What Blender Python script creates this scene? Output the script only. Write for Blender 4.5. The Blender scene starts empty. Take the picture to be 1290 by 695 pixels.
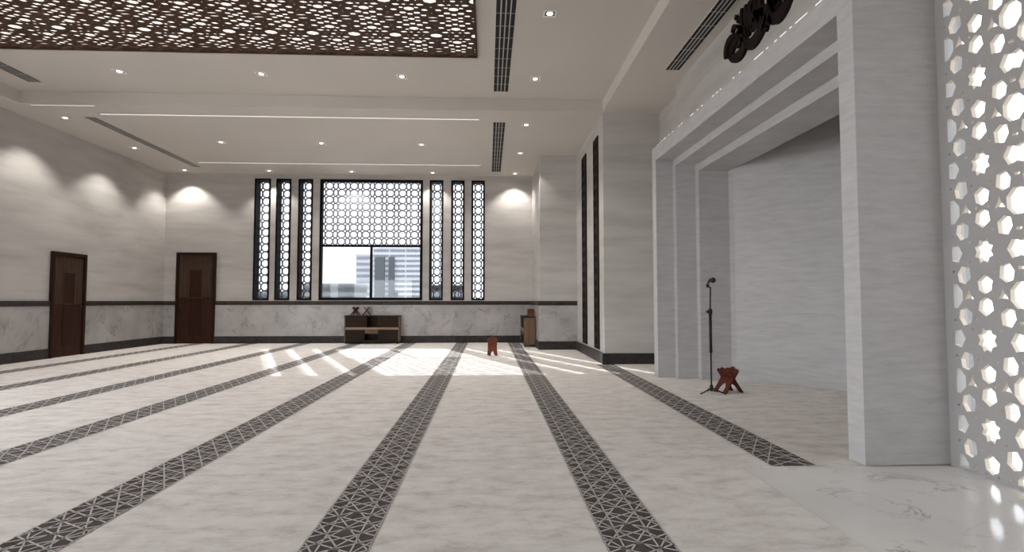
import bpy, bmesh, math, random
from mathutils import Vector, Matrix
from mathutils.geometry import delaunay_2d_cdt
random.seed(7)
S = bpy.context.scene
COL = S.collection
PI = math.pi

# ------------------------------------------------------------------ helpers
class MB:
    """collects shapes, builds ONE mesh object"""
    def __init__(s):
        s.v = []; s.f = []; s.mi = []; s.sm = []
    def add(s, vs, fs, mi=0, smooth=False):
        o = len(s.v)
        s.v += [tuple(v) for v in vs]
        for f in fs:
            s.f.append([o + i for i in f]); s.mi.append(mi); s.sm.append(smooth)
    def box(s, x0, x1, y0, y1, z0, z1, mi=0):
        v = [(x0,y0,z0),(x1,y0,z0),(x1,y1,z0),(x0,y1,z0),(x0,y0,z1),(x1,y0,z1),(x1,y1,z1),(x0,y1,z1)]
        s.add(v, [(0,3,2,1),(4,5,6,7),(0,1,5,4),(1,2,6,5),(2,3,7,6),(3,0,4,7)], mi)
        return s
    def obox(s, c, ax, ay, az, mi=0):
        c, ax, ay, az = map(Vector, (c, ax, ay, az))
        v = [c+a*ax+b*ay+d*az for d in (-.5,.5) for a, b in ((-.5,-.5),(.5,-.5),(.5,.5),(-.5,.5))]
        s.add(v, [(0,3,2,1),(4,5,6,7),(0,1,5,4),(1,2,6,5),(2,3,7,6),(3,0,4,7)], mi)
        return s
    def prism(s, pts, z0, z1, mi=0, T=None):
        n = len(pts)
        T = T or (lambda a, b, c: (a, b, c))
        v = [T(x, y, z0) for x, y in pts] + [T(x, y, z1) for x, y in pts]
        f = [tuple(range(n))[::-1], tuple(range(n, 2*n))] + [(i, (i+1) % n, n+(i+1) % n, n+i) for i in range(n)]
        s.add(v, f, mi)
        return s
    def tube(s, pts, r, n=10, mi=0, cap=True):
        pts = [Vector(p) for p in pts]
        rs = r if isinstance(r, (list, tuple)) else [r]*len(pts)
        vs = []; fs = []
        for i, p in enumerate(pts):
            d = (pts[min(i+1, len(pts)-1)] - pts[max(i-1, 0)]).normalized()
            u = d.orthogonal().normalized() if i == 0 else (u0 - d*u0.dot(d)).normalized()
            u0 = u; w = d.cross(u)
            for k in range(n):
                a = 2*PI*k/n
                vs.append(p + (u*math.cos(a) + w*math.sin(a))*rs[i])
        for i in range(len(pts)-1):
            for k in range(n):
                fs.append((i*n+k, i*n+(k+1) % n, (i+1)*n+(k+1) % n, (i+1)*n+k))
        if cap:
            fs.append(tuple(range(n))[::-1]); fs.append(tuple((len(pts)-1)*n+k for k in range(n)))
        s.add(vs, fs, mi, True)
        return s
    def lathe(s, prof, c=(0,0,0), n=20, mi=0):
        c = Vector(c); vs = []; fs = []
        for r, z in prof:
            for k in range(n):
                a = 2*PI*k/n
                vs.append(c + Vector((r*math.cos(a), r*math.sin(a), z)))
        for i in range(len(prof)-1):
            for k in range(n):
                fs.append((i*n+k, i*n+(k+1) % n, (i+1)*n+(k+1) % n, (i+1)*n+k))
        fs.append(tuple(range(n))[::-1]); fs.append(tuple((len(prof)-1)*n+k for k in range(n)))
        s.add(vs, fs, mi, True)
        return s
    def build(s, name, mats, parent=None, bevel=0, loc=None, rz=None):
        me = bpy.data.meshes.new(name)
        me.from_pydata(s.v, [], s.f)
        mats = mats if isinstance(mats, (list, tuple)) else [mats]
        for m in mats: me.materials.append(m)
        for p, mi, sm in zip(me.polygons, s.mi, s.sm):
            p.material_index = mi; p.use_smooth = sm
        bm = bmesh.new(); bm.from_mesh(me)
        bmesh.ops.recalc_face_normals(bm, faces=bm.faces)
        bm.to_mesh(me); bm.free()
        o = bpy.data.objects.new(name, me)
        COL.objects.link(o)
        if parent: o.parent = parent
        if loc: o.location = loc
        if rz is not None: o.rotation_euler.z = rz
        if bevel:
            b = o.modifiers.new('bevel', 'BEVEL'); b.width = bevel; b.segments = 2; b.limit_method = 'ANGLE'
        return o

def tag(o, label=None, cat=None, group=None, kind=None):
    for k, v in (('label', label), ('category', cat), ('group', group), ('kind', kind)):
        if v: o[k] = v
    return o
def empty(name, loc=(0,0,0), rz=0):
    o = bpy.data.objects.new(name, None); COL.objects.link(o)
    o.empty_display_size = .1
    o.location = loc; o.rotation_euler = (0, 0, rz)
    return o
def struct(o):
    o['kind'] = 'structure'; return o
def copy_tree(o, parent=None):
    c = o.copy(); COL.objects.link(c)
    if parent: c.parent = parent
    for ch in [x for x in bpy.data.objects if x.parent == o]:
        copy_tree(ch, c)
    return c

# ------------------------------------------------------------------ materials
def nmat(name):
    m = bpy.data.materials.new(name); m.use_nodes = True
    nt = m.node_tree; b = nt.nodes['Principled BSDF']
    return m, nt, b
def N(nt, t, **kw):
    n = nt.nodes.new(t)
    for k, v in kw.items(): setattr(n, k, v)
    return n
def plain(name, col, rough=.5, metal=0, spec=.5):
    m, nt, b = nmat(name)
    b.inputs['Base Color'].default_value = (*col, 1)
    b.inputs['Roughness'].default_value = rough; b.inputs['Metallic'].default_value = metal
    b.inputs['Specular IOR Level'].default_value = spec
    return m
def mottled(name, stops, scale=(1,1,1), nscale=2.0, detail=6, rough=.6, dist=0, bump=0, spec=.4, rough_n=.55):
    """object-space noise through a colour ramp"""
    m, nt, b = nmat(name)
    tc = N(nt, 'ShaderNodeTexCoord'); mp = N(nt, 'ShaderNodeMapping')
    mp.inputs['Scale'].default_value = scale
    nz = N(nt, 'ShaderNodeTexNoise'); nz.inputs['Scale'].default_value = nscale
    nz.inputs['Detail'].default_value = detail; nz.inputs['Roughness'].default_value = rough_n
    nz.inputs['Distortion'].default_value = dist
    cr = N(nt, 'ShaderNodeValToRGB')
    els = cr.color_ramp.elements
    els[0].position, els[0].color = stops[0][0], (*stops[0][1], 1)
    els[1].position, els[1].color = stops[-1][0], (*stops[-1][1], 1)
    for p, c in stops[1:-1]:
        e = els.new(p); e.color = (*c, 1)
    L = nt.links.new
    L(tc.outputs['Object'], mp.inputs['Vector']); L(mp.outputs['Vector'], nz.inputs['Vector'])
    L(nz.outputs['Fac'], cr.inputs['Fac']); L(cr.outputs['Color'], b.inputs['Base Color'])
    b.inputs['Roughness'].default_value = rough
    b.inputs['Specular IOR Level'].default_value = spec
    if bump:
        bp = N(nt, 'ShaderNodeBump'); bp.inputs['Strength'].default_value = bump; bp.inputs['Distance'].default_value = .01
        L(nz.outputs['Fac'], bp.inputs['Height']); L(bp.outputs['Normal'], b.inputs['Normal'])
    return m
def marble(name, base, base2, vein, nscale=1.0, rough=.2, veinw=.035, amount=.7, seam=None):
    m, nt, b = nmat(name)
    L = nt.links.new
    tc = N(nt, 'ShaderNodeTexCoord')
    n0 = N(nt, 'ShaderNodeTexNoise'); n0.inputs['Scale'].default_value = 1.1*nscale; n0.inputs['Detail'].default_value = 5
    n1 = N(nt, 'ShaderNodeTexNoise'); n1.inputs['Scale'].default_value = .9*nscale
    n1.inputs['Detail'].default_value = 8; n1.inputs['Distortion'].default_value = 1.6; n1.inputs['Roughness'].default_value = .6
    L(tc.outputs['Object'], n0.inputs['Vector']); L(tc.outputs['Object'], n1.inputs['Vector'])
    c0 = N(nt, 'ShaderNodeMix', data_type='RGBA')
    c0.inputs['A'].default_value = (*base, 1); c0.inputs['B'].default_value = (*base2, 1)
    r0 = N(nt, 'ShaderNodeMapRange'); r0.inputs['From Min'].default_value = .35; r0.inputs['From Max'].default_value = .68
    L(n0.outputs['Fac'], r0.inputs['Value']); L(r0.outputs['Result'], c0.inputs['Factor'])
    sub = N(nt, 'ShaderNodeMath', operation='SUBTRACT'); sub.inputs[1].default_value = .5
    ab = N(nt, 'ShaderNodeMath', operation='ABSOLUTE')
    L(n1.outputs['Fac'], sub.inputs[0]); L(sub.outputs[0], ab.inputs[0])
    mr = N(nt, 'ShaderNodeMapRange'); mr.inputs['From Min'].default_value = 0; mr.inputs['From Max'].default_value = veinw
    mr.inputs['To Min'].default_value = amount; mr.inputs['To Max'].default_value = 0
    L(ab.outputs[0], mr.inputs['Value'])
    n2 = N(nt, 'ShaderNodeTexNoise'); n2.inputs['Scale'].default_value = 1.7*nscale
    L(tc.outputs['Object'], n2.inputs['Vector'])
    r2 = N(nt, 'ShaderNodeMapRange'); r2.inputs['From Min'].default_value = .42; r2.inputs['From Max'].default_value = .62
    L(n2.outputs['Fac'], r2.inputs['Value'])
    mu = N(nt, 'ShaderNodeMath', operation='MULTIPLY'); L(mr.outputs['Result'], mu.inputs[0]); L(r2.outputs['Result'], mu.inputs[1])
    c1 = N(nt, 'ShaderNodeMix', data_type='RGBA'); c1.inputs['B'].default_value = (*vein, 1)
    L(c0.outputs['Result'], c1.inputs['A']); L(mu.outputs[0], c1.inputs['Factor'])
    L(c1.outputs['Result'], b.inputs['Base Color'])
    b.inputs['Roughness'].default_value = rough
    return m
def wood(name, a, bcol, scale=(14, 14, 1.2), rough=.5):
    return mottled(name, [(.3, a), (.7, bcol)], scale=scale, nscale=1.6, detail=5, rough=rough, dist=.6, spec=.12)
def emit(name, col, s):
    m = bpy.data.materials.new(name); m.use_nodes = True
    nt = m.node_tree; nt.nodes.clear()
    e = N(nt, 'ShaderNodeEmission'); e.inputs['Color'].default_value = (*col, 1); e.inputs['Strength'].default_value = s
    o = N(nt, 'ShaderNodeOutputMaterial'); nt.links.new(e.outputs[0], o.inputs['Surface'])
    return m
def glass(name, tint=(.97, .985, 1), refl=.06):
    m = bpy.data.materials.new(name); m.use_nodes = True
    nt = m.node_tree; nt.nodes.clear()
    t = N(nt, 'ShaderNodeBsdfTransparent'); t.inputs['Color'].default_value = (*tint, 1)
    g = N(nt, 'ShaderNodeBsdfGlossy'); g.inputs['Roughness'].default_value = .02
    mx = N(nt, 'ShaderNodeMixShader'); mx.inputs[0].default_value = refl
    o = N(nt, 'ShaderNodeOutputMaterial')
    nt.links.new(t.outputs[0], mx.inputs[1]); nt.links.new(g.outputs[0], mx.inputs[2]); nt.links.new(mx.outputs[0], o.inputs['Surface'])
    return m

M = {}
M['stone'] = mottled('stone_cladding', [(.28, (.40,.378,.357)), (.5, (.485,.462,.442)), (.72, (.55,.527,.505))], scale=(.5,.5,3.2), nscale=1.3, detail=8, rough=.55)
M['portal'] = mottled('portal_stone', [(.25, (.39,.38,.383)), (.5, (.465,.455,.458)), (.75, (.54,.53,.533))], scale=(1.4,1.4,9), nscale=2.2, detail=9, rough=.6, rough_n=.7, bump=.15)
M['plaster'] = mottled('ceiling_plaster', [(.3, (.56,.525,.485)), (.7, (.59,.555,.515))], nscale=.5, detail=2, rough=.8, spec=.2)
M['dado'] = marble('dado_marble', (.45,.43,.425), (.34,.325,.32), (.15,.143,.14), nscale=1.5, rough=.3, veinw=.045, amount=.6)
M['floor'] = marble('polished_marble', (.76,.74,.72), (.68,.665,.65), (.26,.25,.24), nscale=1.3, rough=.10, veinw=.014, amount=.7)
M['floor'].node_tree.nodes['Principled BSDF'].inputs['Specular IOR Level'].default_value = .25
M['dark'] = mottled('dark_granite', [(.3, (.026,.022,.021)), (.7, (.055,.048,.046))], nscale=9, rough=.4, spec=.15)
M['carpet'] = mottled('carpet_pile', [(.30, (.47,.43,.40)), (.43, (.65,.61,.58)), (.53, (.74,.705,.68)), (.68, (.82,.785,.76))], scale=(1.0,2.0,1), nscale=3.6, detail=12, rough=.85, spec=.15, rough_n=.74)
M['band'] = mottled('dark_carpet_pile', [(.3, (.075,.062,.062)), (.7, (.115,.098,.096))], nscale=12, rough=.9, spec=.1)
M['line'] = plain('pale_carpet_line', (.62,.59,.57), .9, spec=.1)
M['door'] = wood('door_wood', (.030,.012,.008), (.055,.023,.014))
M['doorframe'] = wood('door_frame_wood', (.018,.008,.006), (.032,.014,.009))
M['doorpanel'] = wood('door_panel_wood', (.026,.010,.007), (.042,.016,.010))
M['carved'] = wood('carved_wood', (.048,.030,.020), (.075,.048,.032))
M['walnut'] = wood('walnut_wood', (.13,.085,.055), (.20,.135,.088), scale=(10,10,1))  # side panels: sun bounce put into a paler wood colour
M['walnut_dark'] = wood('dark_walnut', (.018,.010,.006), (.032,.018,.011), scale=(1,10,10))
M['shelf'] = wood('shelf_wood', (.26,.19,.12), (.36,.27,.18), scale=(1,10,10))
M['rehal'] = wood('red_brown_wood', (.12,.036,.022), (.19,.058,.036), scale=(12,12,2))
M['rehal_dark'] = wood('oxblood_wood', (.055,.013,.009), (.12,.028,.016), scale=(12,12,2))
M['black'] = plain('black_metal', (.012,.011,.011), .4, .3)
M['blackmat'] = plain('black_frame', (.006,.0055,.0055), .6, spec=.1)
M['lattice_metal'] = plain('grey_lattice_metal', (.21,.205,.23), .5)
M['white_stone'] = plain('screen_stone', (.37,.36,.355), .6)
M['screen_lit_edge'] = plain('screen_stone_lit_edge', (.62,.55,.46), .6)  # hole edges: warm light on the same stone, put into the colour
M['bronze'] = wood('bronze_lattice_wood', (.045,.024,.016), (.075,.04,.026), scale=(6,6,6))
M['vent_dark'] = plain('vent_interior', (.006,.006,.006), .8)
M['vent_fin'] = plain('vent_fin', (.40,.385,.37), .5)
M['trim_white'] = plain('downlight_trim', (.78,.77,.75), .4)
M['trim_dark'] = plain('downlight_reflector', (.08,.075,.07), .35)
M['lamp'] = emit('lamp_glow', (1, .97, .93), 3)
M['led'] = emit('led_glow', (1, .97, .93), 1.1)
M['led_soft'] = emit('led_glow_soft', (1, .97, .93), .9)
M['backlight'] = emit('ceiling_backlight', (1, .92, .83), 1.4)
M['glass'] = glass('tinted_window_glass', (.47,.475,.485), .03)
M['glass_dimming'] = glass('screen_dimming_glass', (.68,.685,.69), .03)
M['chrome'] = plain('door_handle_metal', (.05,.04,.035), .3, .9)
M['gold'] = plain('calligraphy_metal', (.010,.005,.004), .6, 0, .2)
M['ground'] = mottled('pale_paving', [(.3, (.33,.325,.32)), (.7, (.38,.375,.37))], nscale=.4, rough=.9)
M['bld_a'] = plain('office_tower_cladding', (.76,.775,.81), 1, 0, 0)
M['bld_b'] = plain('tower_cladding', (.62,.635,.67), 1, 0, 0)
M['bld_c'] = plain('low_block_render', (.30,.315,.325), 1, 0, 0)
M['bld_d'] = plain('dark_roof_render', (.05,.052,.056), 1, 0, 0)
M['win_a'] = plain('tower_glass', (.30,.32,.37), 1, 0, 0)
M['win_b'] = plain('dark_glass', (.13,.145,.155), 1, 0, 0)

# ------------------------------------------------------------------ lattice cells
def poly(cx, cy, pts, ang=0):
    c, s = math.cos(ang), math.sin(ang)
    return [(cx + x*c - y*s, cy + x*s + y*c) for x, y in pts]
def star(cx, cy, n, R, r, a0=0):
    return [(cx + (R if k % 2 == 0 else r)*math.cos(a0+PI*k/n), cy + (R if k % 2 == 0 else r)*math.sin(a0+PI*k/n)) for k in range(2*n)]
def ell(cx, cy, a, b, n=8, a0=0):
    return [(cx + a*math.cos(a0+2*PI*k/n), cy + b*math.sin(a0+2*PI*k/n)) for k in range(n)]
def petal(cx, cy, ang, L, W):
    return poly(cx, cy, [(-L*.85, 0), (-L*.25, -W), (L*.62, -W*.8), (L, 0), (L*.62, W*.8), (-L*.25, W)], ang)
def inside(p, q):
    x, y = p; r = False; n = len(q); j = n-1
    for i in range(n):
        if (q[i][1] > y) != (q[j][1] > y) and x < (q[j][0]-q[i][0])*(y-q[i][1])/(q[j][1]-q[i][1])+q[i][0]: r = not r
        j = i
    return r
def rosette(px, py, k=1.0):
    """eight-point star with its ring of petals, in a cell px by py"""
    H = [[(x*px, y*py) for x, y in star(0, 0, 8, .146, .106, PI/8)]]
    P = []
    for sg in (1, -1):
        P.append(petal(0, .365*sg, PI/2*sg, .112*k, .105*k))
        P.append(petal(.425*sg, 0, 0 if sg > 0 else PI, .105*k, .098*k))
        for sh in (1, -1):
            P.append(petal(.305*sg, .25*sh, math.atan2(.25*sh, .27*sg), .118*k, .098*k))
            P.append(ell(.5*sg, .5*sh, .15*k, .145*k, 8, PI/8))
            P.append([(x+.25*sg, y+.5*sh) for x, y in star(0, 0, 3, .088*k, .030*k, PI/2)])
            for u, v in ((.145, .235), (.215, .115)):
                P.append(ell(u*sg, v*sh, .022, .020, 5))
            P.append(ell(.485*sg, .21*sh, .03, .022, 5)); P.append(ell(.09*sg, .497*sh, .022, .02, 5))
    return H + [[(x*px, y*py) for x, y in p] for p in P]
def octagons(px, py):
    """rows of big octagons with narrow ones and small diamonds between"""
    w = .0
    H = [[(x*px, y*py) for x, y in ell(0, 0, .27, .42, 8, PI/8)]]
    for sg in (1, -1):
        H.append([(x*px, y*py) for x, y in [(.5*sg-.12, -.25), (.5*sg, -.41), (.5*sg+.12, -.25), (.5*sg+.12, .25), (.5*sg, .41), (.5*sg-.12, .25)]])
        for sh in (1, -1):
            H.append([(x*px, y*py) for x, y in ell(.285*sg, .5*sh, .105, .155, 4)])
    return H
def ceiling_cell(px, py):
    H = [ell(0, 0, .155, .075, 8)]
    for sg in (1, -1):
        H.append(ell(0, .455*sg, .145, .026, 8))
        H.append(ell(0, .165*sg, .05, .03, 3, PI/2*sg)); H.append(ell(0, .325*sg, .05, .028, 3, -PI/2*sg))
        H.append(ell(.5*sg, 0, .075, .036, 6)); H.append(ell(.31*sg, 0, .045, .024, 4)); H.append(ell(.5*sg, .5, .09, .04, 8)); H.append(ell(.5*sg, -.5, .09, .04, 8))
        for sh in (1, -1):
            H.append(ell(.5*sg, .215*sh, .125, .06, 8))
            H.append(ell(.5*sg, .36*sh, .08, .04, 6))
            H.append(ell(.235*sg, .105*sh, .095, .038, 6, .3))
            H.append(ell(.155*sg, .245*sh, .085, .04, 6, .2))
            H.append(ell(.33*sg, .185*sh, .065, .032, 6))
            H.append(ell(.34*sg, .325*sh, .095, .042, 6))
            H.append(ell(.2*sg, .395*sh, .085, .036, 6))
            H.append(ell(.36*sg, .455*sh, .085, .034, 6))
            H.append(ell(.41*sg, .10*sh, .06, .03, 5))
    H = [[(x+sx, y+sy) for x, y in p] for p in H for sx in (-.5, .5) for sy in (-.787, .213)]
    H = [p for p in H if min(q[0] for q in p) < .5 and max(q[0] for q in p) > -.5 and min(q[1] for q in p) < .5 and max(q[1] for q in p) > -.5]
    return [[(cx_+(x-cx_)*1.0, cy_+(y-cy_)*.95) for x, y in p] for p in [[(x*px, y*py) for x, y in p] for p in H] for cx_, cy_ in [(sum(q[0] for q in p)/len(p), sum(q[1] for q in p)/len(p))]]
def lattice(mb, holes, px, py, nx, ny, T, th, mi=0, mi_side=0):
    """nx by ny cells of thickness th; T(u, v, w) places a point; u, v start at the lower left"""
    hx, hy = px/2, py/2
    vc = [Vector((-hx,-hy)), Vector((hx,-hy)), Vector((hx,hy)), Vector((-hx,hy))]
    ed = [(0,1),(1,2),(2,3),(3,0)]
    for h in holes:
        o = len(vc); n = len(h)
        vc += [Vector(p) for p in h]
        ed += [(o+i, o+(i+1) % n) for i in range(n)]
    vs, es, fs, *_ = delaunay_2d_cdt(vc, ed, [], 0, 1e-6)
    keep = []
    for f in fs:
        c = sum((vs[i] for i in f), Vector((0,0)))/len(f)
        if abs(c.x) > hx or abs(c.y) > hy: continue
        if any(inside(c, h) for h in holes): continue
        keep.append(tuple(f))
    used = sorted({i for f in keep for i in f}); ix = {v: k for k, v in enumerate(used)}
    vs = [vs[i] for i in used]; keep = [tuple(ix[i] for i in f) for f in keep]
    cnt = {}
    for f in keep:
        for a, b in zip(f, f[1:]+f[:1]):
            cnt.setdefault(frozenset((a, b)), []).append((a, b))
    def onb(a, b):
        A, B = vs[a], vs[b]
        return (abs(abs(A.x)-hx) < 1e-5 and abs(A.x-B.x) < 1e-5) or (abs(abs(A.y)-hy) < 1e-5 and abs(A.y-B.y) < 1e-5)
    side = [e[0] for e in cnt.values() if len(e) == 1 and not onb(*e[0])]
    n = len(vs)
    for i in range(nx):
        for j in range(ny):
            cx, cy = (i+.5)*px, (j+.5)*py
            v = [T(p.x+cx, p.y+cy, 0) for p in vs] + [T(p.x+cx, p.y+cy, th) for p in vs]
            mb.add(v, [f for f in keep] + [tuple(k+n for k in f)[::-1] for f in keep], mi)
            mb.add(v, [(b, a, a+n, b+n) for a, b in side], mi_side)
def build_raw(mb, name, mats, parent):
    """lattice meshes: weld, keep it one part"""
    return mb.build(name, mats, parent)

def wall_grid(mb, us, vs, holes, T, th):
    """wall with rectangular openings; T(u, v, w)"""
    us = sorted(set(us + [h[0] for h in holes] + [h[1] for h in holes]))
    vs = sorted(set(vs + [h[2] for h in holes] + [h[3] for h in holes]))
    solid = {}
    for i in range(len(us)-1):
        for j in range(len(vs)-1):
            cu, cv = (us[i]+us[i+1])/2, (vs[j]+vs[j+1])/2
            solid[i, j] = not any(a < cu < b and c < cv < d for a, b, c, d in holes)
    for (i, j), s in solid.items():
        if not s: continue
        a, b, c, d = us[i], us[i+1], vs[j], vs[j+1]
        mb.add([T(a,c,0),T(b,c,0),T(b,d,0),T(a,d,0)], [(0,1,2,3)])
        mb.add([T(a,c,th),T(b,c,th),T(b,d,th),T(a,d,th)], [(3,2,1,0)])
        for di, dj, p, q in ((-1,0,(a,c),(a,d)),(1,0,(b,c),(b,d)),(0,-1,(a,c),(b,c)),(0,1,(a,d),(b,d))):
            if not solid.get((i+di, j+dj), False):
                mb.add([T(*p,0),T(*q,0),T(*q,th),T(*p,th)], [(0,1,2,3)])

# ------------------------------------------------------------------ dimensions
XL, YB, YR = -9.27, 16.10, -4.0
ZC, ZT = 4.90, 5.13
X1, Y1 = 1.31, 13.70
X2, Y2 = 2.245, 10.50

# ------------------------------------------------------------------ floor, carpet
struct(MB().box(-9.6, 5.6, YR-.3, 16.45, -.16, -.006).build('floor', M['floor']))
cp = empty('prayer_carpet')
tag(cp, 'beige wall-to-wall prayer carpet with dark patterned bands running to the far wall', 'carpet')
mb = MB()
mb.prism([(XL,YR),(1.84,YR),(1.84,3.965),(2.95,3.965),(2.95,4.2),(4.9,5.6),(4.9,7.2),(3.8,8.4),(2.69,8.78),(3.2,8.9),(3.2,9.05),(3.37,9.05),(3.37,Y2),(X2,Y2),(X2,Y1),(X1,Y1),(X1,YB),(XL,YB)], -.0059, -.002)
mb.build('carpet_field', M['carpet'], cp)
BW = .345
def band(xc, y0, y1):
    m = MB()
    h = BW/2
    m.add([(xc-h,y0,-.001),(xc+h,y0,-.001),(xc+h,y1,-.001),(xc-h,y1,-.001)], [(0,1,2,3)], 0)
    def seg(ax, ay, bx, by, w):
        d = Vector((bx-ax, by-ay)); L = d.length
        if L < 1e-6: return
        nx, ny = -d.y/L*w/2, d.x/L*w/2
        m.add([(ax-nx,ay-ny,0),(bx-nx,by-ny,0),(bx+nx,by+ny,0),(ax+nx,ay+ny,0)], [(0,1,2,3)], 1)
    def family(slope, sp, w, off=0):
        dy = BW*slope
        t = y0 + off + max(0, -dy)
        while t + max(dy, 0) < y1 - .005:
            seg(xc-h, t, xc+h, t+dy, w); t += sp
    for u, w in ((-.245, .0085), (.245, .0085), (-.485, .007), (.485, .007)):
        seg(xc+u*BW, y0, xc+u*BW, y1, w)
    sp = .118
    family(.577, sp, .0105); family(-.577, sp, .0105)
    family(1.732, sp*2, .009, sp*.5); family(-1.732, sp*2, .009, sp*.5)
    m.build('patterned_band', [M['band'], M['line']], cp)
for k in range(7):
    band(.755-1.497*k, YR+.05, YB-.03)
band(2.245, 3.97, Y2-.03)

# ------------------------------------------------------------------ walls
SL = [(-6.77,-6.31), (-6.155,-5.725), (-5.52,-5.10), (-1.715,-1.315), (-1.085,-.69), (-.487,-.093)]
WZ0, WZ1 = 1.235, 4.77
BWX = (-4.895, -1.91)
mb = MB()
wall_grid(mb, [XL-.35, 1.6], [-.01, 5.5], [(a, b, WZ0, WZ1) for a, b in SL+[BWX]], lambda u, v, w: (u, YB+w, v), .35)
struct(mb.build('wall_back', M['stone']))
mb = MB()   # unseen openings added to let daylight in beside and behind the camera
wall_grid(mb, [YR-.3, YB+.35], [-.01, 5.5], [(-3.4, -.4, .1, 3.9), (.1, 3.1, .1, 3.9), (3.6, 6.6, .1, 3.9)], lambda u, v, w: (XL-w, u, v), .35)
struct(mb.build('wall_left', M['stone']))
mb = MB()
wall_grid(mb, [XL, 3.9], [-.01, 5.5], [(-8.8, -5.0, .1, 2.6)], lambda u, v, w: (u, YR-w, v), .3)  # unseen rear opening, added for its daylight
struct(mb.build('wall_rear', M['stone']))
mb = MB()
mb.prism([(X1,YB),(X1,Y1),(X2,Y1),(X2,Y2),(3.37,Y2),(3.37,9.05),(3.20,9.05),(3.20,8.74),(4.2,8.74),(4.2,YB)], -.002, 5.5)
mb.box(3.20, 3.45, 3.80, 8.745, 3.695, 5.5)
mb.box(3.44, 3.75, YR-.3, .2, -.01, 5.5)
mb.box(3.44, 3.60, .2, 3.93, 4.93, 5.5)
struct(mb.build('wall_right', M['stone']))

struct(MB().box(-17, XL-.36, 9.4, 9.7, -.3, 13).build('wall_added_sunshade', M['stone']))   # unseen wall added outside to keep the sun off the left openings
# dado, rail and baseboards
struct(MB().box(XL+.03, -8.905, YB-.03, YB, 0, 1.10).box(-7.80, X1, YB-.03, YB, 0, 1.10).build('trim_1', M['dado']))
struct(MB().box(XL, XL+.03, 7.0, 12.005, 0, 1.10).box(XL, XL+.03, 12.995, YB, 0, 1.10).build('trim_2', M['dado']))
struct(MB().box(X1-.03, X1, Y1-.03, YB-.03, 0, 1.10).box(X1, X2, Y1-.03, Y1, 0, 1.10).build('trim_3', M['dado']))
def run_boards(names, z0, z1, d):
    for nm, bx in names:
        m = MB()
        for b in bx: m.box(*b, z0, z1)
        struct(m.build(nm, M['dark'], bevel=.004))
def boards(d):
    return ([(XL+d, -8.905, YB-d, YB), (-7.80, X1-d, YB-d, YB)],
            [(XL, XL+d, 7.0, 12.005), (XL, XL+d, 12.995, YB)],
            [(X1-d, X1, Y1-d, YB), (X1, X2, Y1-d, Y1)])
b = boards(.05)
run_boards([('baseboard_back', b[0]), ('baseboard_left', b[1]),
            ('baseboard_right', b[2] + [(X2-.05, X2, Y2-.05, Y1-.05), (X2, 3.37, Y2-.05, Y2), (3.32, 3.37, 9.05, Y2-.05)])], 0, .205, .05)
b = boards(.045)
run_boards([('trim_4', b[0]), ('trim_5', b[1]), ('trim_6', b[2])], 1.10, 1.21, .045)

# ------------------------------------------------------------------ ceiling
PX0, PX1, PY0, PY1 = -7.97, -.17, 2.05, 8.65      # bronze lattice panel
TX0, TX1, TY0, TY1 = -8.75, 2.235, -3.6, 10.47    # raised tray
mb = MB()
wall_grid(mb, [XL-.3, 5.5], [YR-.3, YB+.3], [(TX0, TX1, TY0, TY1)], lambda u, v, w: (u, v, ZC+w), .23)
wall_grid(mb, [TX0-.1, TX1+.1], [TY0-.1, TY1+.1], [(PX0, PX1, PY0, PY1)], lambda u, v, w: (u, v, ZT+w), .4)
mb.box(XL-.3, 5.5, YR-.3, YB+.3, 5.55, 5.62)
struct(mb.build('ceiling', M['plaster']))

t = empty('ceiling_lattice_panel', ((PX0+PX1)/2, (PY0+PY1)/2, ZT))
tag(t, 'large dark bronze pierced lattice panel, backlit, set in the raised ceiling', 'ceiling panel')
ox, oy = t.location.x, t.location.y
m = MB()
a, bb, c, d = PX0-ox, PX1-ox, PY0-oy, PY1-oy
m.box(a, bb, c, c+.03, -.03, .12).box(a, bb, d-.03, d, -.03, .12).box(a, a+.03, c+.03, d-.03, -.03, .12).box(bb-.03, bb, c+.03, d-.03, -.03, .12)
m.build('frame', M['bronze'], t)
m = MB()
lattice(m, ceiling_cell(.60, .94), .60, .94, 13, 7, lambda u, v, w: (a+u-.015 if u > 7.79 else a+u, d-v-.005, w-.010), .016)
m.build('lattice', M['bronze'], t)
m = MB(); m.box(a+.02, bb-.02, c+.02, d-.02, .055, .065); m.build('light_diffuser', M['backlight'], t)

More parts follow.
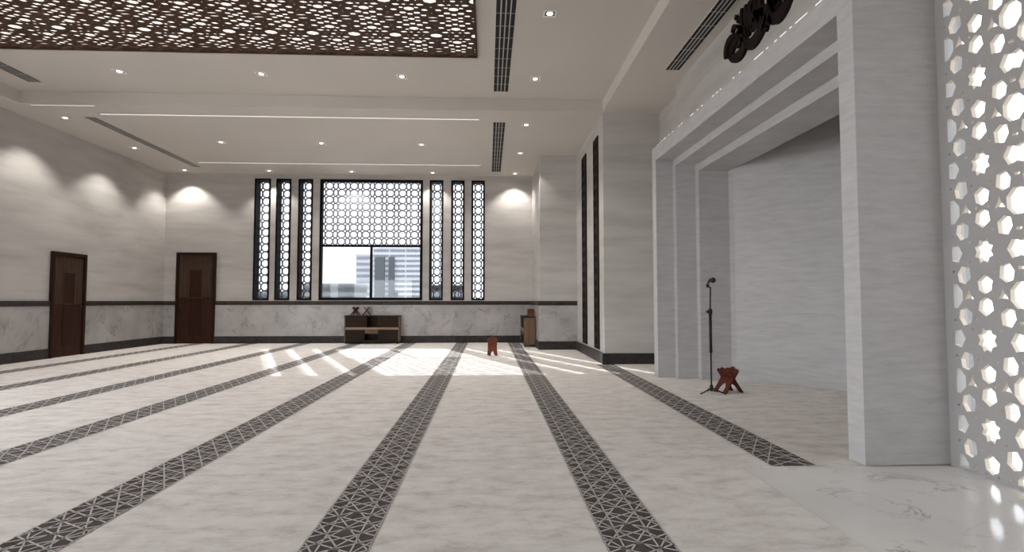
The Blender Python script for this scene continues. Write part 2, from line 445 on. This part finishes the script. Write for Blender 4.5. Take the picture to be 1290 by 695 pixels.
# ------------------------------------------------------------------ downlights
def downlight_parts():
    t = empty('downlight')
    m = MB(); r0, r1 = .088, .068
    for q in ((-r0,r0,-r0,-r1),(-r0,r0,r1,r0),(-r0,-r1,-r1,r1),(r1,r0,-r1,r1)):
        m.box(*q, -.012, .0)
    m.build('trim_frame', M['trim_white'], t)
    m = MB()
    m.box(-r1, r1, -r1, r1, -.003, 0)
    m.build('reflector', M['trim_dark'], t)
    m = MB(); m.lathe([(.046,-.006),(.042,-.011),(.02,-.013)], n=18); m.build('lens', M['lamp'], t)
    return t
proto = downlight_parts()
LROW = {'t': ZT, 'c': ZC}
DL = [ # x, y, height key, watts, label
 (.84, 7.28, 't', 55, 'square downlight in the raised ceiling nearest the top edge, right of the long air vent'),
 (.83, 9.48, 't', 55, 'square downlight in the raised ceiling by the far end of the long air vent'),
 (-1.51, 9.48, 't', 45, 'square recessed downlight just behind the right corner of the bronze lattice panel'),
 (-3.92, 9.48, 't', 45, 'square recessed downlight behind the middle of the bronze panel edge'),
 (-6.30, 9.48, 't', 45, 'square recessed downlight behind the bronze panel, left end of its row'),
 (.80, 11.30, 'c', 45, 'square downlight right of the short air vent, nearest of three toward the window wall'),
 (.80, 13.50, 'c', 40, 'square downlight right of the short air vent, middle of three toward the window wall'),
 (.78, 15.69, 'c', 75, 'small downlight close to the window wall, above its right end'),
 (-8.52, 11.27, 'c', 85, 'small downlight along the left wall, nearest of three, above the wall door'),
 (-8.52, 13.44, 'c', 85, 'small downlight along the left wall, middle of the three'),
 (-8.55, 15.68, 'c', 85, 'small downlight in the far left corner above the back door'),
 (-6.20, 12.85, 'c', 35, 'downlight between the two long light strips, left of three'),
 (-3.90, 12.85, 'c', 35, 'downlight between the two long light strips, middle of three'),
 (-1.57, 12.85, 'c', 35, 'downlight between the two long light strips, right of three'),
 (-6.20, 15.66, 'c', 60, 'tiny downlight close to the window wall above the left slit windows'),
 (-3.89, 15.66, 'c', 60, 'tiny downlight close to the window wall above the large window'),
 (-1.59, 15.69, 'c', 60, 'tiny downlight close to the window wall above the right slit windows'),
]
for i, (x, y, k, w, lab) in enumerate(DL):
    o = proto if i == 0 else copy_tree(proto)
    o.location = (x, y, LROW[k])
    tag(o, lab, 'downlight', 'recessed ceiling downlights')
    L = bpy.data.lights.new('spot', 'SPOT'); L.energy = w*.75; L.spot_size = math.radians(106); L.spot_blend = .5
    L.color = (1, .955, .89); L.shadow_soft_size = .03
    lo = bpy.data.objects.new('spot_lamp', L); COL.objects.link(lo); lo.parent = o; lo.location = (0, 0, -.035)

# ------------------------------------------------------------------ air vents and light strips
def vent(x0, x1, y0, y1, z, lab, cross=.34):
    t = empty('linear_air_vent', ((x0+x1)/2, (y0+y1)/2, z))
    tag(t, lab, 'air vent', 'linear ceiling air vents')
    w, l = (x1-x0)/2, (y1-y0)/2
    MB().box(-w, w, -l, l, -.004, 0).build('slot_interior', M['vent_dark'], t)
    m = MB()
    for q in ((-w-.012,-w,-l-.012,l+.012),(w,w+.012,-l-.012,l+.012),(-w,w,-l-.012,-l),(-w,w,l,l+.012)):
        m.box(*q, -.010, 0)
    m.build('frame', M['plaster'], t)
    m = MB()
    for k in (1, 2, 3):
        x = -w + 2*w*k/4
        m.box(x-.009, x+.009, -l, l, -.010, -.004)
    n = max(2, int((y1-y0)/cross))
    for k in range(1, n):
        y = -l + 2*l*k/n
        m.box(-w, w, y-.003, y+.003, -.007, -.004)
    m.build('fins', M['vent_fin'], t)
vent(.105, .37, 5.2, 10.09, ZT, 'long four-slot air vent in the raised ceiling right of the bronze lattice panel')
vent(-8.22, -7.99, 5.2, 10.01, ZT, 'long dark air vent in the raised ceiling at the far left')
vent(.11, .355, 11.15, 15.48, ZC, 'four-slot air vent in the lower ceiling near the window wall')
vent(-8.09, -7.90, 11.20, 15.29, ZC, 'narrow air vent in the lower ceiling along the left wall')
vent(2.83, 3.05, 4.6, 8.48, ZC, 'four-slot air vent in the ceiling above the carved calligraphy')
def strip(x0, x1, y, z, lab, w=.05):
    t = empty('ceiling_light_strip', ((x0+x1)/2, y, z-.001))
    tag(t, lab, 'light strip', 'ceiling light strips')
    l = (x1-x0)/2
    MB().box(-l-.02, l+.02, -w/2-.012, -w/2, -.012, 0).box(-l-.02, l+.02, w/2, w/2+.012, -.012, 0).build('profile', M['plaster'], t)
    MB().box(-l, l, -w/2, w/2, -.008, 0).build('diffuser', M['led_soft'], t)
strip(-7.65, -.19, 11.00, ZC, 'long bright light strip across the lower ceiling, nearest the raised ceiling')
strip(-7.69, -.22, 14.77, ZC, 'long bright light strip across the lower ceiling, nearest the window wall')
strip(-8.6, -7.45, 10.53, ZC, 'short light strip at the left end of the ceiling step', .03)

# ------------------------------------------------------------------ windows in the back wall
def rect_ring(m, x0, x1, z0, z1, w, y0, y1):
    m.box(x0, x0+w, y0, y1, z0, z1).box(x1-w, x1, y0, y1, z0, z1)
    m.box(x0+w, x1-w, y0, y1, z0, z0+w).box(x0+w, x1-w, y0, y1, z1-w, z1)
WF = .05
def window(n, x0, x1, label, big=False):
    t = empty('window_%d' % n, ((x0+x1)/2, YB, WZ0))
    tag(t, label, kind='structure')
    w, h = (x1-x0)/2, WZ1-WZ0
    m = MB(); rect_ring(m, -w, w, 0, h, WF if not big else .075, -.012, .12 if big else .31)
    m.build('window_frame', M['blackmat'], t)
    if big:
        zm = 2.82 - WZ0
        m = MB(); m.box(-w+.075, w-.075, -.005, .10, zm-.03, zm+.03); m.build('transom', M['blackmat'], t)
        m = MB(); m.box(-.03, .03, -.005, .10, .075, zm-.03); m.build('mullion', M['blackmat'], t)
        iw, ih = 2*w-.15, h-.075-zm-.03
        nx, ny = 8, 9
        px, py = iw/nx, ih/ny
        m = MB(); lattice(m, octagons(px, py), px, py, nx, ny, lambda u, v, q: (-w+.075+u, .075+q, zm+.03+v), .012)
        m.build('lattice', M['lattice_metal'], t)
        MB().box(-w+.06, w-.06, .105, .112, zm, h-.06).build('pane', M['glass'], t)
        for a, b in ((-w+.06, -.01), (.01, w-.06)):
            MB().box(a, b, .060, .068, .06, zm).build('pane', M['glass'], t)
    else:
        iw, ih = 2*w-2*WF, h-2*WF
        ny = 15
        px, py = iw, ih/ny
        m = MB(); lattice(m, octagons(px, py), px, py, 1, ny, lambda u, v, q: (-w+WF+u, .27+q, WF+v), .014)
        m.build('lattice', M['lattice_metal'], t)
        MB().box(-w+WF-.01, w-WF+.01, .295, .302, WF-.01, h-WF+.01).build('pane', M['glass'], t)
window(1, *BWX, 'large window with lattice upper half and two clear lower panes', True)
for i, (a, b) in enumerate(SL):
    window(2+i, a, b, ['leftmost tall slit window', 'second tall slit window from the left', 'slit window just left of the large window',
                       'slit window just right of the large window', 'middle slit window right of the large window', 'rightmost tall slit window'][i])
# two dark slit windows in the flank of the right pier
for i, (a, b) in enumerate(((12.28, 12.84), (10.93, 11.42))):
    t = empty('window_%d' % (8+i), (X2, (a+b)/2, .24))
    tag(t, ['far dark slit window in the pier flank', 'near dark slit window in the pier flank'][i], kind='structure')
    l = (b-a)/2; h = 4.34
    m = MB()
    m.box(-.02, .0, -l, -l+.05, 0, h).box(-.02, 0, l-.05, l, 0, h).box(-.02, 0, -l+.05, l-.05, 0, .05).box(-.02, 0, -l+.05, l-.05, h-.05, h)
    m.build('window_frame', M['blackmat'], t)
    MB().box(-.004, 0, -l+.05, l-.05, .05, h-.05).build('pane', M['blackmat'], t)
    px, py = (2*l-.1), (h-.1)/18
    m = MB(); lattice(m, octagons(px, py), px, py, 1, 18, lambda u, v, q: (-.014+q, -l+.05+u, .05+v), .008)
    m.build('lattice', M['doorframe'], t)

# ------------------------------------------------------------------ doors
def door(n, loc, rz, w, h, handle_side, label):
    t = empty('door_%d' % n, loc, rz)
    tag(t, label, kind='structure')
    hw = w/2; fw = .07
    m = MB()
    m.box(-hw, -hw+fw, -.07, 0, 0, h).box(hw-fw, hw, -.07, 0, 0, h).box(-hw+fw, hw-fw, -.07, 0, h-fw, h)
    m.build('door_frame', M['doorframe'], t, bevel=.006)
    iw = hw-fw
    MB().box(-iw, iw, -.035, 0, .005, h-fw).build('door_leaf', M['door'], t)
    # carved border round the upper panel
    pw = iw*.36; zt = h-fw; zb = h*.505; top = h*.155
    cs = .11
    m = MB()
    def strip_(x0, x1, z0, z1):
        nx = max(1, round((x1-x0)/cs)); nz = max(1, round((z1-z0)/cs))
        px, pz = (x1-x0)/nx, (z1-z0)/nz
        lattice(m, rosette(px, pz, .95)[:13], px, pz, nx, nz, lambda u, v, q: (x0+u, -.035-q, z0+v), .010)
    strip_(-iw+.03, -pw-.02, zb, zt-.03); strip_(pw+.02, iw-.03, zb, zt-.03); strip_(-pw-.02, pw+.02, zt-top, zt-.03)
    m.build('carved_border', M['carved'], t)
    m = MB(); m.box(-pw, pw, -.047, -.034, zb, zt-top-.02); m.build('upper_panel', M['doorpanel'], t, bevel=.008)
    m = MB(); rect_ring(m, -pw-.02, pw+.02, zb-.02, zt-top, .02, -.052, -.034); m.build('panel_molding', M['carved'], t)
    m = MB(); m.box(-pw, pw, -.045, -.034, .22, zb-.07); m.build('lower_panel', M['doorpanel'], t, bevel=.008)
    s = handle_side
    m = MB()
    m.box(s*(iw-.06)-.022, s*(iw-.06)+.022, -.042, -.034, .98, 1.18)
    m.tube([(s*(iw-.06), -.035, 1.09), (s*(iw-.06), -.085, 1.09), (s*(iw-.18), -.09, 1.09)], .010, 8)
    m.build('door_handle', M['chrome'], t)
door(1, (XL, 12.5, 0), PI/2, .99, 2.27, 1, 'dark brown carved wooden door in the left wall')
door(2, (-8.352, YB, 0), 0, 1.105, 2.60, -1, 'dark brown carved wooden door in the back wall')

# ------------------------------------------------------------------ mihrab niche
RZ = math.radians(.82)
mh = empty('mihrab_niche', (2.765, 3.95, 0), RZ)
tag(mh, 'grey stone prayer niche with three stepped frames in the right wall', 'niche')
def uframe(name, x0, x1, yo0, yo1, zo, yi0, yi1, zi):
    pts = [(yo0,0),(yi0,0),(yi0,zi),(yi1,zi),(yi1,0),(yo1,0),(yo1,zo),(yo0,zo)]
    m = MB()
    n = len(pts)
    v = [(x0,y,z) for y, z in pts] + [(x1,y,z) for y, z in pts]
    m.add(v, [(0,1,2,7),(2,3,6,7),(3,4,5,6),(8,15,10,9),(10,15,14,11),(11,14,13,12)] + [(i,(i+1)%n,n+(i+1)%n,n+i) for i in range(n)])
    return m.build(name, M['portal'], mh)
uframe('outer_frame', 0, .28, 0, 4.85, 3.69, .18, 4.67, 3.47)
uframe('middle_frame', .28, .60, .0, 4.85, 3.69, .31, 4.55, 3.365)
uframe('inner_frame', .60, 1.08, .62, 4.85, 3.69, .75, 4.42, 3.25)
m = MB()
apo = [(1.0801,.75),(1.0801,.95),(1.9,1.95),(2.13,3.23),(1.0801,4.25),(1.0801,4.42)]
apb = [(1.18,.66),(1.20,.86),(2.02,1.84),(2.25,3.30),(1.22,4.35),(1.20,4.55)]
for i in range(5):
    a0, a1, b0, b1 = apo[i], apo[i+1], apb[i], apb[i+1]
    m.prism([a0, a1, b1, b0], 0, 4.3)
m.prism([(1.08,.66),(2.02,1.84),(2.3,3.3),(1.08,4.55)], 4.3, 4.35)
m.box(1.0801, 1.13, .7, 4.45, 3.26, 4.3)
m.build('apse_wall', M['portal'], mh)
MB().box(.6001, .70, 0, .10, 0, 4.9).box(.6001, .64, .10, .76, 0, 3.69).build('end_return', M['portal'], mh)

ls = empty('led_strip', (2.765, 3.95, 3.691), RZ)
tag(ls, 'broken line of tiny lights along the top edge of the grey niche frame', 'light strip')
y = .35
for k in range(30):
    ln = random.choice((.03, .05, .10, .18, .04, .13))
    if y+ln > 4.8: break
    MB().box(.002, .02, y, y+ln, 0, .009).build('led', M['led'], ls)
    y += ln + random.choice((.06, .12, .22, .3))

# ------------------------------------------------------------------ calligraphy above the niche
cg = empty('calligraphy', (3.20, 6.25, 4.3))
tag(cg, 'dark brown raised calligraphy lettering on the wall above the grey niche', 'calligraphy')
def stroke(m, pts, w, w2=None):
    """flat pen ribbon following y, z points; thick in the middle, fine at the ends"""
    P = []
    p = [Vector(q) for q in pts]
    p = [p[0]] + p + [p[-1]]
    for i in range(1, len(p)-2):
        for k in range(6):
            tt = k/6
            a, b, c, d = p[i-1], p[i], p[i+1], p[i+2]
            P.append(.5*((2*b) + (c-a)*tt + (2*a-5*b+4*c-d)*tt*tt + (3*b-a-3*c+d)*tt**3))
    P.append(p[-2])
    n = len(P); A = []; B = []
    for i, q in enumerate(P):
        dd = (P[min(i+1, n-1)]-P[max(i-1, 0)]).normalized()
        nn = Vector((-dd.y, dd.x))
        ww = w*(.35+.65*math.sin(PI*min(1, max(0, (i+.6)/(n)))))/2 if w2 is None else (w+(w2-w)*i/n)/2
        A.append(q+nn*ww); B.append(q-nn*ww)
    vs = []
    for x in (-.045, 0):
        vs += [(x, q.x-6.25, q.y-4.3) for q in A] + [(x, q.x-6.25, q.y-4.3) for q in B]
    fs = []
    for i in range(n-1):
        fs += [(i, i+1, n+i+1, n+i), (2*n+i, 3*n+i, 3*n+i+1, 2*n+i+1), (i, 2*n+i, 2*n+i+1, i+1), (n+i, n+i+1, 3*n+i+1, 3*n+i)]
    fs += [(0, n, 3*n, 2*n), (n-1, 3*n-1, 4*n-1, 2*n-1)]
    m.add(vs, fs)
def dot(m, y, z, s=.04):
    m.add([(x, y-6.25+a*s, z-4.3+b*s) for x in (-.045, 0) for a, b in ((-1,0),(0,-1),(1,0),(0,1))],
          [(0,1,2,3),(7,6,5,4)] + [(i, 4+i, 4+(i+1) % 4, (i+1) % 4) for i in range(4)])
WORDS = [
 [([(7.05,4.44),(7.03,4.55),(6.94,4.63),(6.78,4.64)], .055), ([(6.90,4.37),(6.86,4.47),(6.76,4.53),(6.60,4.56)], .06), ([(6.93,4.42),(6.80,4.33),(6.62,4.31),(6.50,4.37),(6.48,4.46)], .075),
  ([(6.84,4.69),(6.79,4.74),(6.70,4.70)], .035), ([(6.78,4.58),(6.62,4.61),(6.50,4.55),(6.41,4.46)], .055), ([(6.72,4.44),(6.60,4.46),(6.52,4.42)], .05)],
 [([(6.56,4.86),(6.57,4.70),(6.55,4.50),(6.58,4.42)], .05), ([(6.46,4.85),(6.45,4.66),(6.40,4.44)], .055), ([(6.36,4.84),(6.34,4.62),(6.30,4.44)], .055),
  ([(6.45,4.40),(6.38,4.31),(6.22,4.31),(6.05,4.38),(5.96,4.47)], .085), ([(6.28,4.66),(6.14,4.56),(5.98,4.58)], .06), ([(6.22,4.82),(6.20,4.62),(6.12,4.46)], .055),
  ([(6.10,4.80),(6.10,4.62),(6.02,4.48)], .05), ([(6.32,4.52),(6.18,4.46),(6.04,4.52),(5.92,4.56)], .06)],
 [([(5.98,4.29),(6.01,4.36),(5.92,4.38),(5.84,4.30)], .06), ([(5.92,4.40),(5.76,4.32),(5.60,4.34),(5.46,4.42)], .085), ([(5.90,4.82),(5.88,4.62),(5.80,4.42)], .055),
  ([(5.78,4.84),(5.76,4.60),(5.70,4.42)], .055), ([(5.66,4.80),(5.64,4.60),(5.56,4.40)], .05), ([(5.94,4.60),(5.78,4.54),(5.62,4.56),(5.50,4.62)], .06),
  ([(5.56,4.84),(5.52,4.66),(5.46,4.50),(5.40,4.40)], .055), ([(6.0,4.48),(5.84,4.46),(5.70,4.50)], .05)]]
DOTS = [[(6.66,4.76),(6.62,4.60),(6.72,4.83)], [(6.20,4.88),(6.30,4.80),(5.98,4.76)], [(5.70,4.90),(5.48,4.78)]]
for ws, ds in zip(WORDS, DOTS):
    m = MB()
    for p, w in ws: stroke(m, p, w*1.75)
    for y, z in ds: dot(m, y, z)
    m.build('lettering', M['gold'], cg)

# ------------------------------------------------------------------ pierced stone screen at the right
sc = empty('pierced_screen', (3.42, 3.88, 0))
tag(sc, 'tall white pierced stone screen of stars and petals filling the right edge', 'screen')
PYs, PZs = .515, .613
m = MB()
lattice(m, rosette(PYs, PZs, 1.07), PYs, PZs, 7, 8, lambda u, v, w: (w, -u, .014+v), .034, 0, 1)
m.build('lattice', [M['white_stone'], M['screen_lit_edge']], sc)
m = MB(); m.box(0, .06, -7*PYs, .0, -.012, .014).box(0, .06, -7*PYs, 0, .014+8*PZs, 4.95).box(0, .14, 0, .078, -.012, 4.95)
m.build('frame', M['white_stone'], sc)
MB().box(.10, .108, -7*PYs, .04, 0, 4.94).build('pane', M['glass_dimming'], sc)  # pane added behind the lattice to cut the daylight coming through

# ------------------------------------------------------------------ bookcases
def bookcase(name, w, d, h):
    t = empty(name)
    T = .03
    m = MB(); m.box(-w/2, -w/2+T, -d, 0, .06, h-T); m.build('side_panel', M['walnut'], t, bevel=.003)
    m = MB(); m.box(w/2-T, w/2, -d, 0, .06, h-T); m.build('side_panel', M['walnut'], t, bevel=.003)
    m = MB(); m.box(-w/2-.01, w/2+.01, -d-.01, 0, h-T, h); m.build('top_board', M['walnut_dark'], t, bevel=.003)
    m = MB(); m.box(-w/2+T, w/2-T, -.015, 0, .06, h-T); m.build('back_panel', M['walnut_dark'], t)
    m = MB(); m.box(-w/2+T, w/2-T, -d+.01, -.015, .06, .10); m.build('bottom_board', M['walnut_dark'], t)
    m = MB(); m.box(-w/2+T, w/2-T, -d-.004, -.015, .40, .465); m.build('shelf', M['shelf'], t, bevel=.003)
    for x, z0, z1 in ((-.16, .465, h-T), (.17, .465, h-T), (-.22, .10, .40), (.19, .10, .40)):
        m = MB(); m.box(x-.012, x+.012, -d+.02, -.015, z0, z1); m.build('divider', M['walnut_dark'], t)
    for x0, x1, z0, z1 in ((-w/2+T, -.172, .465, h-T), (.182, w/2-T, .465, h-T), (-w/2+T, -.232, .10, .40), (.202, w/2-T, .10, .40)):
        m = MB(); m.box(x0+.004, x1-.004, -d+.012, -d+.03, z0+.004, z1-.004); m.build('door', M['walnut_dark'], t, bevel=.003)
    m = MB(); m.box(-.20, .17, -d+.005, -.05, .285, .39); dr = m.build('drawer', M['walnut'], t, bevel=.004)
    m = MB(); m.lathe([(.006,0),(.014,.012),(.012,.02)], n=12)
    kb = m.build('knob', M['chrome'], dr); kb.location = (-.015, -d+.005, .335); kb.rotation_euler = (PI/2, 0, 0)
    for sx in (-1, 1):
        for sy in (-.03, -d+.03):
            m = MB(); m.box(sx*(w/2-.05)-.02, sx*(w/2-.05)+.02, sy-.02, sy+.02, 0, .06); m.build('foot', M['walnut_dark'], t)
    return t
bc = bookcase('bookcase', 1.55, .30, .80)
bc.location = (-3.285, YB-.055, 0)
tag(bc, 'low dark wooden bookcase against the wall under the large window', 'bookcase', 'low wooden bookcases')
b2 = copy_tree(bc)
b2.location = (X1-.055, 15.25, 0); b2.rotation_euler.z = -PI/2
tag(b2, 'low wooden bookcase seen from its end beside the right pier', 'bookcase', 'low wooden bookcases')

# ------------------------------------------------------------------ folding book stands
def board_mesh(w, L, th, ar=.36):
    """one board: scalloped head, waist, arched cut between two legs; hinge at 0"""
    hw = w/2
    up = .42*L; lo = -.58*L
    pts = [(-hw, lo), (-hw*.48, lo), (-hw*.40, lo*(ar+.26*(1-ar)/.64)), (-hw*.2, lo*(ar+.06)), (0, lo*ar), (hw*.2, lo*(ar+.06)), (hw*.40, lo*(ar+.26*(1-ar)/.64)), (hw*.48, lo), (hw, lo),
           (hw*.94, lo*.45), (hw*.98, 0), (hw, up*.72), (hw*.72, up*.86), (hw*.45, up*.84), (hw*.2, up*.97), (0, up*1.04),
           (-hw*.2, up*.97), (-hw*.45, up*.84), (-hw*.72, up*.86), (-hw, up*.72), (-hw*.98, 0), (-hw*.94, lo*.45)]
    m = MB()
    n = len(pts)
    vs2 = [Vector(p) for p in pts]
    ov, oe, of, *_ = delaunay_2d_cdt(vs2, [(i, (i+1) % n) for i in range(n)], [], 1, 1e-6)
    v = [(x, -th/2, z) for x, z in ov] + [(x, th/2, z) for x, z in ov]
    k = len(ov)
    m.add(v, [tuple(f) for f in of] + [tuple(i+k for i in f)[::-1] for f in of] + [(i, (i+1) % n, k+(i+1) % n, k+i) for i in range(n)])
    return m
def book_stand(name, w, L, ang, mats, ar=.36):
    """hinge along local x, at the height where the four feet meet the ground"""
    t = empty(name)
    hz = .58*L*math.cos(ang)
    for sg, mt in ((1, mats[0]), (-1, mats[1])):
        o = board_mesh(w, L, .016, ar).build('board', mt, t, bevel=.002)
        o.location = (0, 0, hz+.002); o.rotation_euler = (sg*ang, 0, 0)
    m = MB(); m.tube([(-w/2-.004, 0, hz), (w/2+.004, 0, hz)], .011, 10); m.build('hinge', mats[1], t)
    return t
r1 = book_stand('book_stand', .25, .40, math.radians(36), (M['rehal_dark'], M['rehal_dark']))
r1.location = (3.19, 7.20, 0); r1.rotation_euler.z = math.radians(-72)
tag(r1, 'carved dark red folding book stand on the carpet beside the microphone stand', 'book stand')
r2 = book_stand('book_stand', .205, .44, math.radians(24), (M['rehal'], M['rehal']), .58)
r2.location = (.105, 12.3, 0); r2.rotation_euler.z = math.radians(8)
tag(r2, 'small red-brown book stand alone on the sunlit carpet', 'book stand')
r3 = book_stand('book_stand', .2, .30, math.radians(38), (M['rehal_dark'], M['rehal_dark']))
r3.location = (-3.78, YB-.20, .808); r3.rotation_euler.z = math.radians(78)
tag(r3, 'left of two small folding book stands on the bookcase under the window', 'book stand')
r4 = copy_tree(r3); r4.location = (-3.47, YB-.20, .808); r4.rotation_euler.z = math.radians(-72)
tag(r4, 'right of two small folding book stands on the bookcase under the window', 'book stand')
r5 = book_stand('book_stand', .19, .22, math.radians(26), (M['rehal'], M['rehal']), .72)
r5.location = (X1-.15, 14.72, .806); r5.rotation_euler.z = math.radians(4)
tag(r5, 'small reddish book stand on top of the bookcase by the right pier', 'book stand')

# ------------------------------------------------------------------ microphone stand
ms = empty('microphone_stand', (2.925, 7.10, 0))
tag(ms, 'black microphone on a slim black floor stand in front of the niche', 'microphone stand')
for a in (200, 330, 85):
    q = math.radians(a)
    m = MB()
    dx, dy = math.cos(q), math.sin(q)
    m.tube([(0, 0, .075), (dx*.05, dy*.05, .055), (dx*.12, dy*.12, .022), (dx*.17, dy*.17, .010)], [.010, .009, .008, .008], 8)
    lg = m.build('leg', M['black'], ms)
    m = MB(); m.lathe([(.011,0),(.012,.006),(.011,.018)], c=(dx*.17, dy*.17, 0), n=10); m.build('rubber_foot', M['black'], lg)
m = MB(); m.lathe([(.018,.03),(.022,.04),(.022,.10),(.012,.115)], n=14); m.build('base_hub', M['black'], ms)
m = MB(); m.tube([(0,0,.05),(0,0,.60)], .0105, 12); m.build('lower_pole', M['black'], ms)
m = MB(); m.tube([(0,0,.56),(0,0,1.06)], .019, 14); m.tube([(0,0,.53),(0,0,.58)], .021, 14); m.build('sleeve', M['black'], ms)
m = MB(); m.lathe([(.021,1.03),(.026,1.04),(.026,1.09),(.012,1.11)], n=14)
m.tube([(0,0,1.065),(-.05,-.01,1.065)], [.012,.018], 10); m.build('clutch', M['black'], ms)
m = MB(); m.tube([(0,0,1.08),(.008,0,1.39)], .0095, 12); m.build('upper_pole', M['black'], ms)
m = MB(); m.tube([(-.028,0,1.385),(-.030,0,1.425)], [.018,.02], 10); m.tube([(.008,0,1.38),(-.03,0,1.40)], .010, 8); m.build('clip', M['black'], ms)
m = MB()
d = Vector((.02,-.75,.42)).normalized(); p0 = Vector((.0,.10,1.42))
m.tube([p0, p0+d*.14], [.011,.017], 12)
mc = m.build('microphone', M['black'], ms)
m = MB(); pc = Vector((.036,-.02,1.478)); n = 12
m.lathe([(.006,-.036),(.022,-.030),(.033,-.015),(.036,0),(.033,.015),(.022,.030),(.006,.036)], c=pc, n=18)
m.build('grille', M['black'], mc)

# ------------------------------------------------------------------ outside
struct(MB().box(-80, 80, -40, 220, -.6, -.2).build('ground', M['ground']))
def tower(name, x0, x1, y, d, h, wall, win, floors, bays, label, cat='building', gap=.45, base=0, piers=()):
    t = empty(name, ((x0+x1)/2, y, -.2)); tag(t, label, cat)
    w = (x1-x0)/2
    MB().box(-w, w, 0, d, 0, h).build('facade', wall, t)
    fh = h/floors
    for k in range(floors):
        m = MB()
        for b in range(bays):
            a = -w + 2*w*b/bays; e = -w + 2*w*(b+1)/bays
            m.box(a+(e-a)*.04, e-(e-a)*.04, -.12, 0, k*fh+fh*.35, k*fh+fh*(.35+gap))
            m.box(w, w+.12, d*(b+.04)/bays, d*(b+.96)/bays, k*fh+fh*.35, k*fh+fh*(.35+gap))
        m.build('window_row', win, t)
    for a, e, h0, h1 in piers:
        MB().box(a, e, -.5, 0, h0, h1).build('stair_tower', M['win_b'], t)
    MB().box(-w-.2, w+.2, -.2, d+.2, h, h+fh*.25).build('parapet', wall, t)
    return t
def px2x(px, Y): return (px-614.4)/690*Y
def px2z(py, Y): return 1.2+(379.5-py)/690*Y
Y = 95
tower('office_tower', px2x(471, Y), px2x(532, Y), Y, 14, px2z(312, Y), M['bld_a'], M['win_a'], 12, 3,
      'tall pale office tower seen through the right pane of the large window', piers=[(-3.8, -2.15, 0, 9.0), (-1.45, -.5, 0, 9.0), (-.4, .1, 0, 3.0)])
Y = 100
tower('apartment_tower', px2x(450, Y), px2x(470.5, Y), Y, 10, px2z(321, Y), M['bld_b'], M['win_a'], 9, 1,
      'grey banded tower left of the office tower, through the large window')
Y = 70
tower('low_block', px2x(385, Y), px2x(446, Y), Y, 8, px2z(358, Y), M['bld_c'], M['win_b'], 3, 4,
      'low grey block through the left pane of the large window')
Y = 60
tower('dark_block', px2x(536, Y), px2x(588, Y), Y, 8, px2z(361, Y), M['bld_d'], M['win_a'], 2, 5,
      'low dark building behind the slit windows right of the large window')
Y = 75
tower('garden_block', px2x(320, Y), px2x(372, Y), Y, 8, px2z(368, Y), M['bld_c'], M['win_b'], 2, 4,
      'low grey building behind the left slit windows')

# ------------------------------------------------------------------ light
w = bpy.data.worlds.new('World'); S.world = w; w.use_nodes = True
bg = w.node_tree.nodes['Background']
bg.inputs['Color'].default_value = (.93, .965, 1, 1); bg.inputs['Strength'].default_value = 6.4
L = bpy.data.lights.new('sun', 'SUN'); L.energy = 32; L.angle = math.radians(.6); L.color = (1, .97, .92)
so = bpy.data.objects.new('sun', L); COL.objects.link(so)
so.rotation_euler = Vector((.43, -1, -.645)).to_track_quat('-Z', 'Y').to_euler()

# ------------------------------------------------------------------ camera
cam = bpy.data.cameras.new('camera'); cam.sensor_width = 36; cam.lens = 690/1290*36
cam.clip_start = .05; cam.clip_end = 500
co = bpy.data.objects.new('camera', cam); COL.objects.link(co)
psi, phi = math.atan(30.5/690), math.atan(32/690)
co.location = (0, 0, 1.2)
co.rotation_euler = Vector((math.sin(psi)*math.cos(phi), math.cos(psi)*math.cos(phi), math.sin(phi))).to_track_quat('-Z', 'Y').to_euler()
S.camera = co
S.view_settings.view_transform = 'Standard'; S.view_settings.look = 'None'
S.view_settings.gamma = 1; S.view_settings.use_curve_mapping = False
S.view_settings.exposure = .3
S.cycles.use_denoising = True
S.cycles.max_bounces = 10; S.cycles.diffuse_bounces = 6; S.cycles.transparent_max_bounces = 12
